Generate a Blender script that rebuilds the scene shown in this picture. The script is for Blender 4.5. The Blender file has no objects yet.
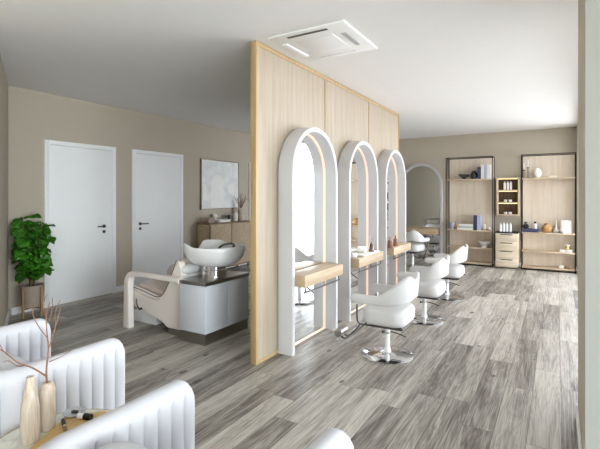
import bpy, bmesh, math, random
from mathutils import Vector, Matrix
random.seed(7)
PI = math.pi
C = bpy.context.scene.collection
sc = bpy.context.scene

# ---------------------------------------------------------------- helpers
def lin(r, g, b):
    f = lambda v: (v/255/12.92) if v/255 <= .04045 else ((v/255+.055)/1.055)**2.4
    return (f(r), f(g), f(b), 1)

def obj(name, bm, mat, parent=None, org=None, angle=40, kind=None, label=None):
    """link a bmesh as ONE mesh object; org = world origin the vertices are moved to"""
    bmesh.ops.recalc_face_normals(bm, faces=bm.faces)
    if parent is not None and org is None:
        org = parent.get('_o')
    if org is not None:
        bmesh.ops.translate(bm, verts=bm.verts, vec=-Vector(org))
    me = bpy.data.meshes.new(name)
    bm.to_mesh(me); bm.free()
    for m in (mat if isinstance(mat, (list, tuple)) else [mat]):
        me.materials.append(m)
    for p in me.polygons: p.use_smooth = True
    me.set_sharp_from_angle(angle=math.radians(angle))
    o = bpy.data.objects.new(name, me); C.objects.link(o)
    if parent is not None: o.parent = parent
    elif org is not None: o.location = org
    if kind: o['kind'] = kind
    if label: o['label'] = label
    return o

def part(name, bm, mat, thing, **k):
    """mesh given in world coordinates, under a thing"""
    root = thing
    off = Vector((0, 0, 0))
    while root is not None:
        off = off + root.location; root = root.parent
    return obj(name, bm, mat, thing, org=tuple(off), **k)

def lpart(name, bm, mat, thing, **k):
    """mesh given in the thing's own coordinates"""
    return obj(name, bm, mat, thing, org=(0, 0, 0), **k)

def thing(name, label, cat, loc=(0, 0, 0), rz=0, group=None, kind=None):
    o = bpy.data.objects.new(name, None); C.objects.link(o)
    o.empty_display_size = .1
    o.location = loc; o.rotation_euler = (0, 0, rz)
    if label: o['label'] = label
    if cat: o['category'] = cat
    if group: o['group'] = group
    if kind: o['kind'] = kind
    return o

def tag(o, label, cat, group=None):
    o['label'] = label; o['category'] = cat
    if group: o['group'] = group
    return o

def single(name, bm, mat, label, cat, loc, group=None, **k):
    """a thing that is one mesh, given in local coordinates around loc"""
    o = obj(name, bm, mat, None, org=(0, 0, 0), **k)
    o.location = loc
    return tag(o, label, cat, group)

def struct(name, bm, mat, **k):
    return obj(name, bm, mat, None, org=None, kind='structure', **k)

def dup(root, loc, rz=0, label=None):
    r = root.copy(); C.objects.link(r); r.location = loc; r.rotation_euler = (0, 0, rz)
    if label: r['label'] = label
    for ch in list(root.children):
        c = ch.copy(); C.objects.link(c); c.parent = r
        for g in list(ch.children):
            d = g.copy(); C.objects.link(d); d.parent = c
    return r

B = bmesh.new
def sm(a, b, x):
    q = min(1, max(0, (x-a)/(b-a))); return q*q*(3-2*q)

def box(bm, x0, x1, y0, y1, z0, z1, bev=0, seg=2, rot=0, mi=0):
    cx, cy, cz = (x0+x1)/2, (y0+y1)/2, (z0+z1)/2
    r = bmesh.ops.create_cube(bm, size=1)
    vs = r['verts']
    bmesh.ops.scale(bm, verts=vs, vec=(abs(x1-x0), abs(y1-y0), abs(z1-z0)))
    es = list({e for v in vs for e in v.link_edges})
    fs = list({f for v in vs for f in v.link_faces})
    if bev:
        rb = bmesh.ops.bevel(bm, geom=es, offset=bev, segments=seg, affect='EDGES', profile=.5, clamp_overlap=True)
        vs = list({v for f in rb['faces'] for v in f.verts} | {v for v in vs if v.is_valid})
    if rot: bmesh.ops.rotate(bm, verts=vs, cent=(0, 0, 0), matrix=Matrix.Rotation(rot, 3, 'Z'))
    bmesh.ops.translate(bm, verts=vs, vec=(cx, cy, cz))
    if mi:
        for f in {f for v in vs for f in v.link_faces}: f.material_index = mi
    return vs

def grid(bm, rows, cu=False, cv=False, cap0=False, cap1=False, mi=0):
    V = [[bm.verts.new(p) for p in row] for row in rows]
    n, m = len(V), len(V[0])
    for i in range(n if cu else n-1):
        for j in range(m if cv else m-1):
            a, b, c, d = V[i][j], V[(i+1) % n][j], V[(i+1) % n][(j+1) % m], V[i][(j+1) % m]
            try: bm.faces.new((a, b, c, d)).material_index = mi
            except ValueError: pass
    if cap0:
        bm.faces.new(V[0]).material_index = mi
    if cap1:
        bm.faces.new(V[-1]).material_index = mi
    return V

def lathe(bm, prof, c=(0, 0, 0), n=28, axis=None):
    rows = []
    for r, z in prof:
        r = max(r, 1e-4)
        rows.append([(c[0]+r*math.cos(2*PI*k/n), c[1]+r*math.sin(2*PI*k/n), c[2]+z) for k in range(n)])
    V = grid(bm, rows, cv=True, cap0=True, cap1=True)
    return [v for row in V for v in row]

def tube(bm, pts, r, n=10, closed=False):
    P = [Vector(p) for p in pts]
    N = len(P)
    rad = r if isinstance(r, (list, tuple)) else [r]*N
    rows = []; up = None
    for i in range(N):
        if closed: t = (P[(i+1) % N]-P[i-1])
        else: t = (P[min(i+1, N-1)]-P[max(i-1, 0)])
        t.normalize()
        if up is None:
            up = Vector((0, 0, 1)) if abs(t.z) < .9 else Vector((1, 0, 0))
        a = t.cross(up)
        if a.length < 1e-5: a = t.cross(Vector((0, 1, 0)))
        a.normalize(); b = a.cross(t).normalized(); up = b
        rows.append([P[i]+a*rad[i]*math.cos(2*PI*k/n)+b*rad[i]*math.sin(2*PI*k/n) for k in range(n)])
    grid(bm, rows, cu=closed, cv=True, cap0=not closed, cap1=not closed)

def cyl(bm, p0, p1, r, n=20): tube(bm, [p0, p1], r, n)

def smooth_path(pts, k=6):
    """Catmull-Rom"""
    P = [Vector(p) for p in pts]; out = []
    for i in range(len(P)-1):
        p0 = P[max(i-1, 0)]; p1 = P[i]; p2 = P[i+1]; p3 = P[min(i+2, len(P)-1)]
        for s in range(k):
            t = s/k
            out.append(.5*((2*p1)+(-p0+p2)*t+(2*p0-5*p1+4*p2-p3)*t*t+(-p0+3*p1-3*p2+p3)*t**3))
    out.append(P[-1]); return out

def prism(bm, poly, axis, a, b, bev=0):
    """extrude a 2-D outline along an axis. axis 'y': poly=(x,z); 'x': (y,z); 'z': (x,y)"""
    def p(u, v, w): return {'y': (u, w, v), 'x': (w, u, v), 'z': (u, v, w)}[axis]
    A = [bm.verts.new(p(u, v, a)) for u, v in poly]
    Bv = [bm.verts.new(p(u, v, b)) for u, v in poly]
    fa = bm.faces.new(A); fb = bm.faces.new(Bv[::-1])
    n = len(poly)
    for i in range(n):
        bm.faces.new((A[i], A[(i+1) % n], Bv[(i+1) % n], Bv[i]))
    if bev:
        es = list(fa.edges)+list(fb.edges)
        bmesh.ops.bevel(bm, geom=es, offset=bev, segments=3, affect='EDGES', profile=.5, clamp_overlap=True)

def rrect(x0, x1, y0, y1, r, n=6):
    o = []
    for cx, cy, a0 in ((x1-r, y1-r, 0), (x0+r, y1-r, 90), (x0+r, y0+r, 180), (x1-r, y0+r, 270)):
        for k in range(n+1):
            a = math.radians(a0+90*k/n); o.append((cx+r*math.cos(a), cy+r*math.sin(a)))
    return o

def cushion(bm, x0, x1, y0, y1, z0, z1, r=.05, edge=.03, dome=.015, n=7):
    """a soft slab with rounded plan and rounded edges"""
    rows = []
    H = z1-z0; e = min(edge, H/2-.001)
    lv = []
    for k in range(n): a = PI/2*k/(n-1); lv.append((e*(1-math.sin(a)), z0+e*(1-math.cos(a))))
    for k in range(n): a = PI/2*k/(n-1); lv.append((e*(1-math.cos(a)), z1-e*(1-math.sin(a))))
    for ins, z in lv:
        rows.append([(x, y, z) for x, y in rrect(x0+ins, x1-ins, y0+ins, y1-ins, max(r-ins, .004))])
    cx, cy = (x0+x1)/2, (y0+y1)/2
    last = rows[-1]
    for k in range(1, 6):
        t = k/6
        rows.append([(x+(cx-x)*t, y+(cy-y)*t, z1+dome*math.sin(t*PI/2)) for x, y, z in last])
    grid(bm, rows, cv=True, cap0=True, cap1=True)

# ---------------------------------------------------------------- materials
class NT:
    def __init__(s, name):
        s.m = bpy.data.materials.new(name); s.m.use_nodes = True
        s.t = s.m.node_tree; s.b = s.t.nodes['Principled BSDF']
    def n(s, typ, **k):
        x = s.t.nodes.new(typ)
        for a, v in k.items():
            if a.startswith('i_'):
                x.inputs[a[2:].replace('_', ' ')].default_value = v
            else: setattr(x, a, v)
        return x
    def l(s, a, b): s.t.links.new(a, b)
    def math(s, op, a, b=None, c=None):
        x = s.n('ShaderNodeMath', operation=op)
        for i, v in enumerate((a, b, c)):
            if v is None: continue
            if isinstance(v, (int, float)): x.inputs[i].default_value = v
            else: s.l(v, x.inputs[i])
        return x.outputs[0]
    def ramp(s, fac, stops, interp='LINEAR'):
        r = s.n('ShaderNodeValToRGB'); r.color_ramp.interpolation = interp
        e = r.color_ramp.elements
        while len(e) < len(stops): e.new(.5)
        for el, (p, c) in zip(e, stops): el.position = p; el.color = c
        s.l(fac, r.inputs[0]); return r.outputs[0]
    def mix(s, fac, a, b, mode='MIX'):
        x = s.n('ShaderNodeMix', data_type='RGBA', blend_type=mode)
        for i, v in ((0, fac), (6, a), (7, b)):
            if isinstance(v, (int, float, tuple)): x.inputs[i].default_value = v
            else: s.l(v, x.inputs[i])
        return x.outputs[2]

def mat(name, col, rough=.5, metal=0, var=.04, vscale=6, bump=0, bscale=200, spec=.5, coat=0):
    t = NT(name); b = t.b
    b.inputs['Roughness'].default_value = rough; b.inputs['Metallic'].default_value = metal
    b.inputs['Specular IOR Level'].default_value = spec
    if coat: b.inputs['Coat Weight'].default_value = coat
    co = t.n('ShaderNodeTexCoord').outputs['Object']
    nz = t.n('ShaderNodeTexNoise', i_Scale=vscale, i_Detail=3); t.l(co, nz.inputs['Vector'])
    lo = tuple(c*(1-var) for c in col[:3])+(1,); hi = tuple(min(1, c*(1+var)) for c in col[:3])+(1,)
    t.l(t.ramp(nz.outputs[0], [(.3, lo), (.7, hi)]), b.inputs['Base Color'])
    if bump:
        n2 = t.n('ShaderNodeTexNoise', i_Scale=bscale, i_Detail=2); t.l(co, n2.inputs['Vector'])
        bp = t.n('ShaderNodeBump', i_Strength=bump, i_Distance=.002); t.l(n2.outputs[0], bp.inputs['Height'])
        t.l(bp.outputs[0], b.inputs['Normal'])
    return t.m

def wood(name, c0, c1, c2, axis='z', scale=1.0, rough=.5, slats=0):
    """straight-grained wood; grain runs along axis"""
    t = NT(name); b = t.b; b.inputs['Roughness'].default_value = rough
    co = t.n('ShaderNodeTexCoord').outputs['Object']
    s = {'x': (1.2, 22, 22), 'y': (22, 1.2, 22), 'z': (22, 22, 1.2)}[axis]
    mp = t.n('ShaderNodeMapping'); mp.inputs['Scale'].default_value = tuple(v*scale for v in s)
    t.l(co, mp.inputs['Vector'])
    n1 = t.n('ShaderNodeTexNoise', i_Scale=1, i_Detail=4, i_Roughness=.6, i_Distortion=.6); t.l(mp.outputs[0], n1.inputs['Vector'])
    mp2 = t.n('ShaderNodeMapping'); mp2.inputs['Scale'].default_value = tuple(v*scale*6 for v in s)
    t.l(co, mp2.inputs['Vector'])
    n2 = t.n('ShaderNodeTexNoise', i_Scale=1, i_Detail=2); t.l(mp2.outputs[0], n2.inputs['Vector'])
    f = t.math('ADD', t.math('MULTIPLY', n1.outputs[0], .7), t.math('MULTIPLY', n2.outputs[0], .3))
    col = t.ramp(f, [(.32, c0), (.5, c1), (.68, c2)])
    if slats:
        sp = t.n('ShaderNodeSeparateXYZ'); t.l(co, sp.inputs[0])
        fr = t.math('FRACT', t.math('MULTIPLY', sp.outputs[1], 1/slats))
        ln = t.math('GREATER_THAN', fr, .93)
        col = t.mix(t.math('MULTIPLY', ln, .16), col, lin(120, 95, 65))
        bp = t.n('ShaderNodeBump', i_Strength=.5, i_Distance=.002)
        t.l(t.math('SUBTRACT', 1, ln), bp.inputs['Height']); t.l(bp.outputs[0], b.inputs['Normal'])
    t.l(col, b.inputs['Base Color'])
    return t.m

def emit(name, col, s):
    t = NT(name); t.b.inputs['Base Color'].default_value = (col[0]*.75, col[1]*.75, col[2]*.75, 1)
    t.b.inputs['Emission Color'].default_value = col; t.b.inputs['Emission Strength'].default_value = s
    return t.m

def glass_pane(name, col=(.96, .98, .97, 1)):
    t = NT(name); t.t.nodes.remove(t.b)
    out = t.t.nodes['Material Output']
    tr = t.n('ShaderNodeBsdfTransparent'); tr.inputs[0].default_value = col
    gl = t.n('ShaderNodeBsdfGlossy'); gl.inputs['Roughness'].default_value = .01
    mx = t.n('ShaderNodeMixShader'); mx.inputs[0].default_value = .05
    t.l(tr.outputs[0], mx.inputs[1]); t.l(gl.outputs[0], mx.inputs[2]); t.l(mx.outputs[0], out.inputs['Surface'])
    return t.m

def plank_floor():
    t = NT('floor_planks'); b = t.b
    co = t.n('ShaderNodeTexCoord').outputs['Object']
    sp = t.n('ShaderNodeSeparateXYZ'); t.l(co, sp.inputs[0])
    W, L = .1735, 1.22
    u = t.math('DIVIDE', t.math('ADD', sp.outputs[0], 20*W-.021), W)
    row = t.math('FLOOR', u); fu = t.math('FRACT', u)
    wn = t.n('ShaderNodeTexWhiteNoise', noise_dimensions='1D'); t.l(row, wn.inputs['W'])
    v = t.math('DIVIDE', t.math('ADD', sp.outputs[1], t.math('MULTIPLY', wn.outputs[0], 7.0)), L)
    col = t.math('FLOOR', v); fv = t.math('FRACT', v)
    cb = t.n('ShaderNodeCombineXYZ'); t.l(row, cb.inputs[0]); t.l(col, cb.inputs[1])
    idn = t.n('ShaderNodeTexWhiteNoise', noise_dimensions='3D'); t.l(cb.outputs[0], idn.inputs['Vector'])
    r1 = idn.outputs['Value']
    sep = t.n('ShaderNodeSeparateColor'); t.l(idn.outputs['Color'], sep.inputs[0])
    r2, r3 = sep.outputs[0], sep.outputs[1]
    # grain coordinates, shifted per plank
    gx = t.math('ADD', sp.outputs[0], t.math('MULTIPLY', r2, 13.0))
    gy = t.math('ADD', sp.outputs[1], t.math('MULTIPLY', r3, 17.0))
    g = t.n('ShaderNodeCombineXYZ'); t.l(gx, g.inputs[0]); t.l(gy, g.inputs[1])
    def noise(sx, sy, det, dist):
        mp = t.n('ShaderNodeMapping'); mp.inputs['Scale'].default_value = (sx, sy, 1); t.l(g.outputs[0], mp.inputs[0])
        nz = t.n('ShaderNodeTexNoise', i_Scale=1, i_Detail=det, i_Roughness=.65, i_Distortion=dist)
        t.l(mp.outputs[0], nz.inputs['Vector']); return nz.outputs[0]
    broad = noise(8, .75, 5, 1.3)
    fine = noise(110, 2.2, 5, .7)
    cathed = noise(13, .9, 2, 1.6)
    rings = t.math('ABSOLUTE', t.math('SUBTRACT', t.math('FRACT', t.math('MULTIPLY', cathed, 6)), .5))
    f = t.math('ADD', t.math('MULTIPLY', broad, .46), t.math('MULTIPLY', fine, .46))
    f = t.math('ADD', f, t.math('MULTIPLY', t.math('SUBTRACT', rings, .25), .16))
    f = t.math('ADD', f, t.math('MULTIPLY', t.math('SUBTRACT', r1, .5), .19))
    base = t.ramp(f, [(.24, lin(64, 57, 51)), (.35, lin(112, 105, 98)), (.44, lin(152, 147, 140)),
                      (.54, lin(186, 182, 175)), (.68, lin(208, 206, 200))])
    tint = t.mix(t.math('MULTIPLY', r2, .35), base, t.mix(1.0, base, (1.0, .95, .88, 1), 'MULTIPLY'))
    # knots
    mp = t.n('ShaderNodeMapping'); mp.inputs['Scale'].default_value = (5.0, 2.6, 1); t.l(g.outputs[0], mp.inputs[0])
    vo = t.n('ShaderNodeTexVoronoi', i_Scale=1.0, i_Randomness=1.0); t.l(mp.outputs[0], vo.inputs['Vector'])
    wv = noise(14, 9, 2, 0)
    kd = t.math('ADD', vo.outputs['Distance'], t.math('MULTIPLY', t.math('SUBTRACT', wv, .5), .12))
    sc2 = t.n('ShaderNodeSeparateColor'); t.l(vo.outputs['Color'], sc2.inputs[0])
    size = t.math('MULTIPLY', sc2.outputs[0], .165)
    kn = t.math('LESS_THAN', kd, t.math('SUBTRACT', size, .035))
    knot = t.mix(t.math('MULTIPLY', kn, .75), tint, lin(66, 56, 48))
    crack = noise(34, 1.3, 3, .5)
    ck = t.math('LESS_THAN', t.math('ABSOLUTE', t.math('SUBTRACT', crack, .36)), .012)
    knot = t.mix(t.math('MULTIPLY', ck, .40), knot, lin(88, 80, 72))
    # seams
    eu = t.math('MINIMUM', fu, t.math('SUBTRACT', 1, fu))
    ev = t.math('MINIMUM', fv, t.math('SUBTRACT', 1, fv))
    seam = t.math('MAXIMUM', t.math('LESS_THAN', eu, .011), t.math('LESS_THAN', ev, .0016))
    fin = t.mix(t.math('MULTIPLY', seam, .6), knot, lin(70, 64, 58))
    t.l(fin, b.inputs['Base Color'])
    rr = t.math('ADD', .34, t.math('MULTIPLY', fine, .16)); t.l(rr, b.inputs['Roughness'])
    b.inputs['Specular IOR Level'].default_value = .45
    bp = t.n('ShaderNodeBump', i_Strength=.25, i_Distance=.002)
    t.l(t.math('SUBTRACT', t.math('MULTIPLY', fine, .4), seam), bp.inputs['Height']); t.l(bp.outputs[0], b.inputs['Normal'])
    return t.m

def weave(name, c0, c1, s=90):
    t = NT(name); t.b.inputs['Roughness'].default_value = .7
    co = t.n('ShaderNodeTexCoord').outputs['Object']
    sp = t.n('ShaderNodeSeparateXYZ'); t.l(co, sp.inputs[0])
    a = t.math('SINE', t.math('MULTIPLY', t.math('ADD', sp.outputs[0], sp.outputs[1]), s*2)); c = t.math('SINE', t.math('MULTIPLY', sp.outputs[2], s*2))
    nz = t.n('ShaderNodeTexNoise', i_Scale=30, i_Detail=2); t.l(co, nz.inputs['Vector'])
    f = t.math('ADD', t.math('MULTIPLY', t.math('MULTIPLY', a, c), .3), nz.outputs[0])
    t.l(t.ramp(f, [(.25, c0), (.75, c1)]), t.b.inputs['Base Color'])
    return t.m

def marble(name, c0, c1):
    t = NT(name); t.b.inputs['Roughness'].default_value = .25
    co = t.n('ShaderNodeTexCoord').outputs['Object']
    nz = t.n('ShaderNodeTexNoise', i_Scale=5, i_Detail=6, i_Distortion=1.5); t.l(co, nz.inputs['Vector'])
    v = t.math('ABSOLUTE', t.math('SUBTRACT', nz.outputs[0], .5))
    t.l(t.ramp(v, [(.0, c1), (.03, c0), (1, c0)]), t.b.inputs['Base Color'])
    return t.m

M = dict(
    wall=mat('wall_paint', lin(183, 174, 159), .9, var=.012, bump=.05),
    ceiling=mat('ceiling_paint', lin(238, 238, 238), .92, var=.008),
    white=mat('white_paint', lin(240, 241, 244), .45, var=.008),
    casing=mat('casing_paint', lin(160, 162, 156), .6, var=.008),
    floor=plank_floor(),
    oak_panel=wood('oak_panel', lin(154, 139, 120), lin(164, 151, 133), lin(172, 159, 144), 'z', 1, .55, slats=.031),
    oak_back=wood('oak_shelf_back', lin(204, 190, 171), lin(216, 203, 186), lin(224, 213, 199), 'z', .8, .6),
    oak_gold=wood('oak_frame', lin(158, 130, 88), lin(174, 147, 105), lin(186, 162, 122), 'z', 1.2, .5),
    oak_top=wood('oak_worktop', lin(168, 144, 115), lin(182, 160, 132), lin(192, 173, 147), 'y', 1, .5),
    oak_shelf=wood('oak_shelf', lin(188, 168, 142), lin(204, 185, 160), lin(214, 198, 176), 'x', 1, .5),
    oak_pale=wood('oak_drawer', lin(206, 190, 166), lin(220, 206, 184), lin(230, 218, 199), 'x', 1, .5),
    niche=wood('dark_niche_wood', lin(70, 55, 42), lin(88, 70, 54), lin(105, 85, 66), 'z', 1, .6),
    frame_white=mat('mirror_frame_white', lin(195, 194, 196), .4, var=.006),
    mirror=mat('mirror_silver', (.93, .94, .94, 1), .0, 1, var=0),
    led=emit('led_strip_warm', lin(255, 220, 196), .32),
    led_shelf=emit('led_niche_warm', lin(255, 224, 160), 2.2),
    black=mat('black_metal', lin(40, 39, 38), .4, .6, var=.02),
    dark=mat('dark_handle', lin(78, 78, 78), .35, .8, var=.02),
    chrome=mat('chrome', (.78, .78, .79, 1), .08, 1, var=.01),
    steel=mat('brushed_steel', (.38, .37, .35, 1), .28, 1, var=.03),
    leather=mat('white_leather', lin(208, 208, 209), .42, var=.01, bump=.08, bscale=350),
    cream=mat('cream_leather', lin(232, 224, 219), .5, var=.015, bump=.06, bscale=300),
    beige=mat('beige_leather', lin(214, 200, 190), .5, var=.02, bump=.06, bscale=300),
    piping=mat('dark_piping', lin(92, 82, 78), .6, var=.02),
    velvet=mat('white_upholstery', lin(202, 202, 209), .8, var=.012, bump=.08, bscale=400),
    cabinet=mat('pale_blue_grey_lacquer', lin(206, 210, 219), .3, var=.006),
    ceramic=mat('white_ceramic', lin(236, 237, 240), .15, var=.004, coat=.3),
    rattan=weave('rattan_weave', lin(158, 138, 112), lin(190, 172, 146)),
    walnut=wood('walnut', lin(104, 78, 56), lin(126, 98, 72), lin(146, 116, 88), 'z', 1, .5),
    bamboo=wood('bamboo_leg', lin(136, 100, 64), lin(162, 124, 82), lin(184, 146, 102), 'z', 2, .5),
    pot=mat('taupe_pot', lin(160, 146, 134), .7, var=.05, vscale=20),
    soil=mat('soil', lin(58, 46, 36), .95, var=.2, vscale=60),
    leaf=mat('fig_leaf', lin(56, 112, 28), .35, var=.5, vscale=9),
    bark=mat('fig_bark', lin(98, 78, 58), .85, var=.15, vscale=30),
    vase_wood=wood('carved_pale_wood', lin(158, 140, 122), lin(196, 182, 166), lin(220, 209, 196), 'z', 1.6, .6),
    twig=mat('dry_twig', lin(128, 92, 72), .8, var=.2, vscale=30),
    marble=marble('pale_marble', lin(222, 223, 213), lin(206, 207, 197)),
    brass=mat('brass', lin(206, 178, 120), .25, 1, var=.03),
    tan=mat('tan_board', lin(206, 172, 116), .6, var=.06, vscale=25),
    stone=marble('grey_stone', lin(190, 192, 196), lin(150, 152, 158)),
    amber=mat('brown_amber_glass', lin(96, 64, 40), .15, var=.08, coat=.5),
    rose=mat('copper_brown_plastic', lin(130, 90, 68), .3, var=.04),
    navy=mat('navy_cover', lin(62, 68, 100), .5, var=.05),
    lilac=mat('pale_blue_cover', lin(178, 186, 214), .5, var=.03),
    paper=mat('white_paper', lin(232, 230, 226), .7, var=.02),
    greyblue=mat('grey_blue_cover', lin(176, 186, 192), .6, var=.03),
    charcoal=mat('charcoal_ceramic', lin(54, 54, 60), .25, var=.1),
    gourd=wood('turned_ochre_wood', lin(150, 112, 62), lin(178, 138, 84), lin(198, 160, 106), 'z', 2, .45),
    plaster=mat('white_plaster', lin(232, 230, 222), .7, var=.02),
    grille=mat('vent_grey', lin(196, 197, 198), .5, var=.02),
    glass_grey=glass_pane('window_glass_grey', (.82, .83, .84, 1)),  # grey tint added to dim the daylight through the right-hand window
    glass=glass_pane('window_glass'),
    canvas=mat('painted_canvas', lin(232, 235, 236), .8, var=.10, vscale=7, bump=.2),
    canvas_w=mat('painted_canvas_white', lin(243, 244, 243), .8, var=.03, vscale=9, bump=.2),
    silver=mat('silver_frame', lin(150, 142, 128), .35, .7, var=.03),
)
def rattan_front(): return M['rattan']

# ---------------------------------------------------------------- the room
H = 2.69
XW, XE, YN, YS = -5.5, .31, 9.5, -7.5
bm = B(); box(bm, -6.2, 6.4, -7.9, 9.9, -.12, 0); struct('floor', bm, M['floor'])
bm = B(); box(bm, -6.2, 6.4, -7.9, 9.9, H, H+.12); struct('ceiling', bm, M['ceiling'])
bm = B(); box(bm, XW, XE+.2, YN, YN+.15, 0, H); struct('wall_back', bm, M['wall'])
bm = B(); box(bm, XW-.15, XW, 2.45, YN+.15, 0, H); struct('wall_left', bm, M['wall'])
# the slanting wall beside the plant
d = Vector((1.044, -.539)).normalized()
nrm = Vector((-d.y, d.x)) * -1
p0 = Vector((XW, 2.53)); p1 = p0 + d*2.15
bm = B(); prism(bm, [tuple(p0), tuple(p1), tuple(p1+nrm*.15), tuple(p0+nrm*.15)], 'z', 0, H); struct('wall_slanted', bm, M['wall'])
bm = B(); box(bm, p1.x-.15, p1.x, YS, p1.y-.0, 0, H); struct('wall_side', bm, M['wall'])
# the lounge widens to the right behind the camera; unseen glazing added along its right side for the light direction
XL = 5.6
LY0, LY1 = -7.1, 2.2
FY0, FY1 = 3.4, 9.3
bm = B()
box(bm, p1.x-.15, XL+.2, YS-.2, YS, 0, H)
struct('wall_rear', bm, M['wall'])
def glazed_wall(name, x, ys, wins):
    bm = B()
    e = [ys[0]]+[v for w_ in wins for v in w_]+[ys[1]]
    for a, b in zip(e[::2], e[1::2]): box(bm, x, x+.2, a, b, 0, H)
    for y0, y1 in wins:
        box(bm, x, x+.2, y0, y1, 0, .06); box(bm, x, x+.2, y0, y1, 2.56, H)
    struct(name, bm, M['wall'])
glazed_wall('wall_right', XE, (3.24, YN), ((FY0, FY1),))
glazed_wall('wall_lounge', XL, (YS, 3.24), ((LY0, LY1),))
bm = B(); box(bm, .112, XE+.2, 2.44, 3.239, 0, H); box(bm, XE+.2, XL, 2.44, 3.239, 0, H); struct('wall_pier', bm, M['wall'])
bm = B(); box(bm, .112, XL-.001, 2.41, 2.439, 0, H); struct('trim_1', bm, M['casing'])

def window(i, y0, y1, panes, rot=None, gm='glass', XE=XE):
    t = thing('window_%d' % i, None, None, (XE+.1, (y0+y1)/2, .06), kind='structure')
    bm = B(); w = .05
    z0, z1 = .06, 2.56
    box(bm, XE+.07, XE+.13, y0, y1, z0, z0+w); box(bm, XE+.07, XE+.13, y0, y1, z1-w, z1)
    st = (y1-y0)/panes
    for k in range(panes+1):
        yc = min(max(y0+k*st, y0+w/2), y1-w/2)
        box(bm, XE+.07, XE+.13, yc-w/2, yc+w/2, z0+w, z1-w)
    part('window_frame', bm, M['white'], t)
    for k in range(panes):
        a = y0+k*st+(w if k == 0 else w/2); b = y0+(k+1)*st-(w if k == panes-1 else w/2)
        bm = B(); box(bm, XE+.096, XE+.104, a, b, z0+w, z1-w)
        part('pane', bm, M[gm], t)
    if rot: t.location, t.rotation_euler = rot, (0, 0, -PI/2)
window(1, FY0, FY1, 2, None, 'glass_grey')
window(2, LY0, LY1, 6, XE=XL)

bs = M['white']
def base(name, *bxs):
    bm = B()
    for b in bxs: box(bm, *b, 0, .085, .004)
    return struct(name, bm, bs)
base('baseboard_left', (XW+.0005, XW+.014, 2.56, 2.93), (XW+.0005, XW+.014, 3.935, 4.215), (XW+.0005, XW+.014, 5.235, 7.06), (XW+.0005, XW+.014, 8.1, YN-.02))
base('baseboard_back', (XW+.02, XE-.02, YN-.014, YN-.0005))
base('baseboard_right', (XE-.014, XE-.0005, FY1+.01, YN-.02), (.098, .1115, 2.43, 3.235))
bm = B(); q0 = p0+d*.02+nrm*-.0005; q1 = p1-d*.01+nrm*-.0005
prism(bm, [tuple(q0), tuple(q1), tuple(q1-nrm*.014), tuple(q0-nrm*.014)], 'z', 0, .085); struct('baseboard_slanted', bm, bs)

def door(i, y0, y1, hy, swing):
    t = thing('door_%d' % i, None, None, (XW, (y0+y1)/2, 0), kind='structure')
    zt = 2.105; w = .055
    bm = B()
    for a, b in ((y0, y0+w), (y1-w, y1)): box(bm, XW+.0005, XW+.03, a, b, 0, zt, .003)
    box(bm, XW+.0005, XW+.03, y0+w, y1-w, zt-w, zt, .003)
    part('door_frame', bm, M['white'], t)
    bm = B(); box(bm, XW+.0005, XW+.019, y0+w+.004, y1-w-.004, .006, zt-w-.004, .002)
    part('door_leaf', bm, M['white'], t)
    bm = B(); x = XW+.019
    tube(bm, [(x, hy, .975), (x+.012, hy, .975)], .024, 20)
    tube(bm, smooth_path([(x+.012, hy, .975), (x+.04, hy, .975), (x+.052, hy+swing*.03, .975), (x+.052, hy+swing*.12, .975)], 4), .009, 10)
    tube(bm, [(x, hy, .90), (x+.010, hy, .90)], .022, 20)
    part('door_handle', bm, M['dark'], t, label='dark lever door handle above a round keyhole plate')
door(1, 2.93, 3.935, 3.745, -1)
door(2, 4.215, 5.23, 4.355, 1)
door(3, 7.07, 8.09, 7.95, -1)

# ceiling air-conditioning cassette
t = thing('ceiling_cassette', 'white square air conditioning cassette set in the ceiling above the wooden divider', 'air conditioner', (-1.68, 3.18, H))
bm = B(); box(bm, -2.02, -1.335, 2.84, 3.52, H-.018, H-.0005, .006); part('panel', bm, M['ceiling'], t)
bm = B(); box(bm, -1.85, -1.51, 3.01, 3.35, H-.022, H-.0182, .002); part('intake_grille', bm, M['ceiling'], t)
bm = B(); box(bm, -1.86, -1.50, 2.885, 2.912, H-.0215, H-.0182); part('air_slot', bm, M['dark'], t, label='dark open air slot')
bm = B(); box(bm, -1.985, -1.93, 3.0, 3.36, H-.028, H-.0182, .004); part('air_flap', bm, M['white'], t)
bm = B(); box(bm, -1.45, -1.405, 3.03, 3.33, H-.022, H-.0182, .001); part('air_flap', bm, M['grille'], t, label='grey slotted air flap')
bm = B(); box(bm, -1.86, -1.50, 3.45, 3.475, H-.022, H-.0182, .001); part('air_flap', bm, M['white'], t)

# ---------------------------------------------------------------- wooden room divider
t = thing('room_divider', 'tall pale oak slatted room divider with gold oak edges reaching the ceiling', 'partition', (-2.16, 4.7, 0))
PX0, PX1, PY0, PY1 = -2.19, -2.13, 2.838, 6.56
ZT = 2.684
bm = B()
box(bm, PX0, PX1, PY0, PY0+.022, .001, ZT, .002)
box(bm, PX0, PX1, PY1-.022, PY1, .001, ZT, .002)
box(bm, PX0, PX1, PY0+.022, PY1-.022, ZT-.035, ZT, .002)
box(bm, PX0, PX1, PY0+.022, PY1-.022, .001, .028, .002)
for y in (4.078, 5.318): box(bm, PX0, PX1-.002, y-.011, y+.011, .028, ZT-.035, .001)
part('frame', bm, M['oak_gold'], t)
for a, b in ((PY0+.022, 4.067), (4.089, 5.307), (5.329, PY1-.022)):
    bm = B(); box(bm, PX0+.008, PX1-.008, a, b, .028, ZT-.035)
    part('slatted_panel', bm, M['oak_panel'], t)

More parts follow.
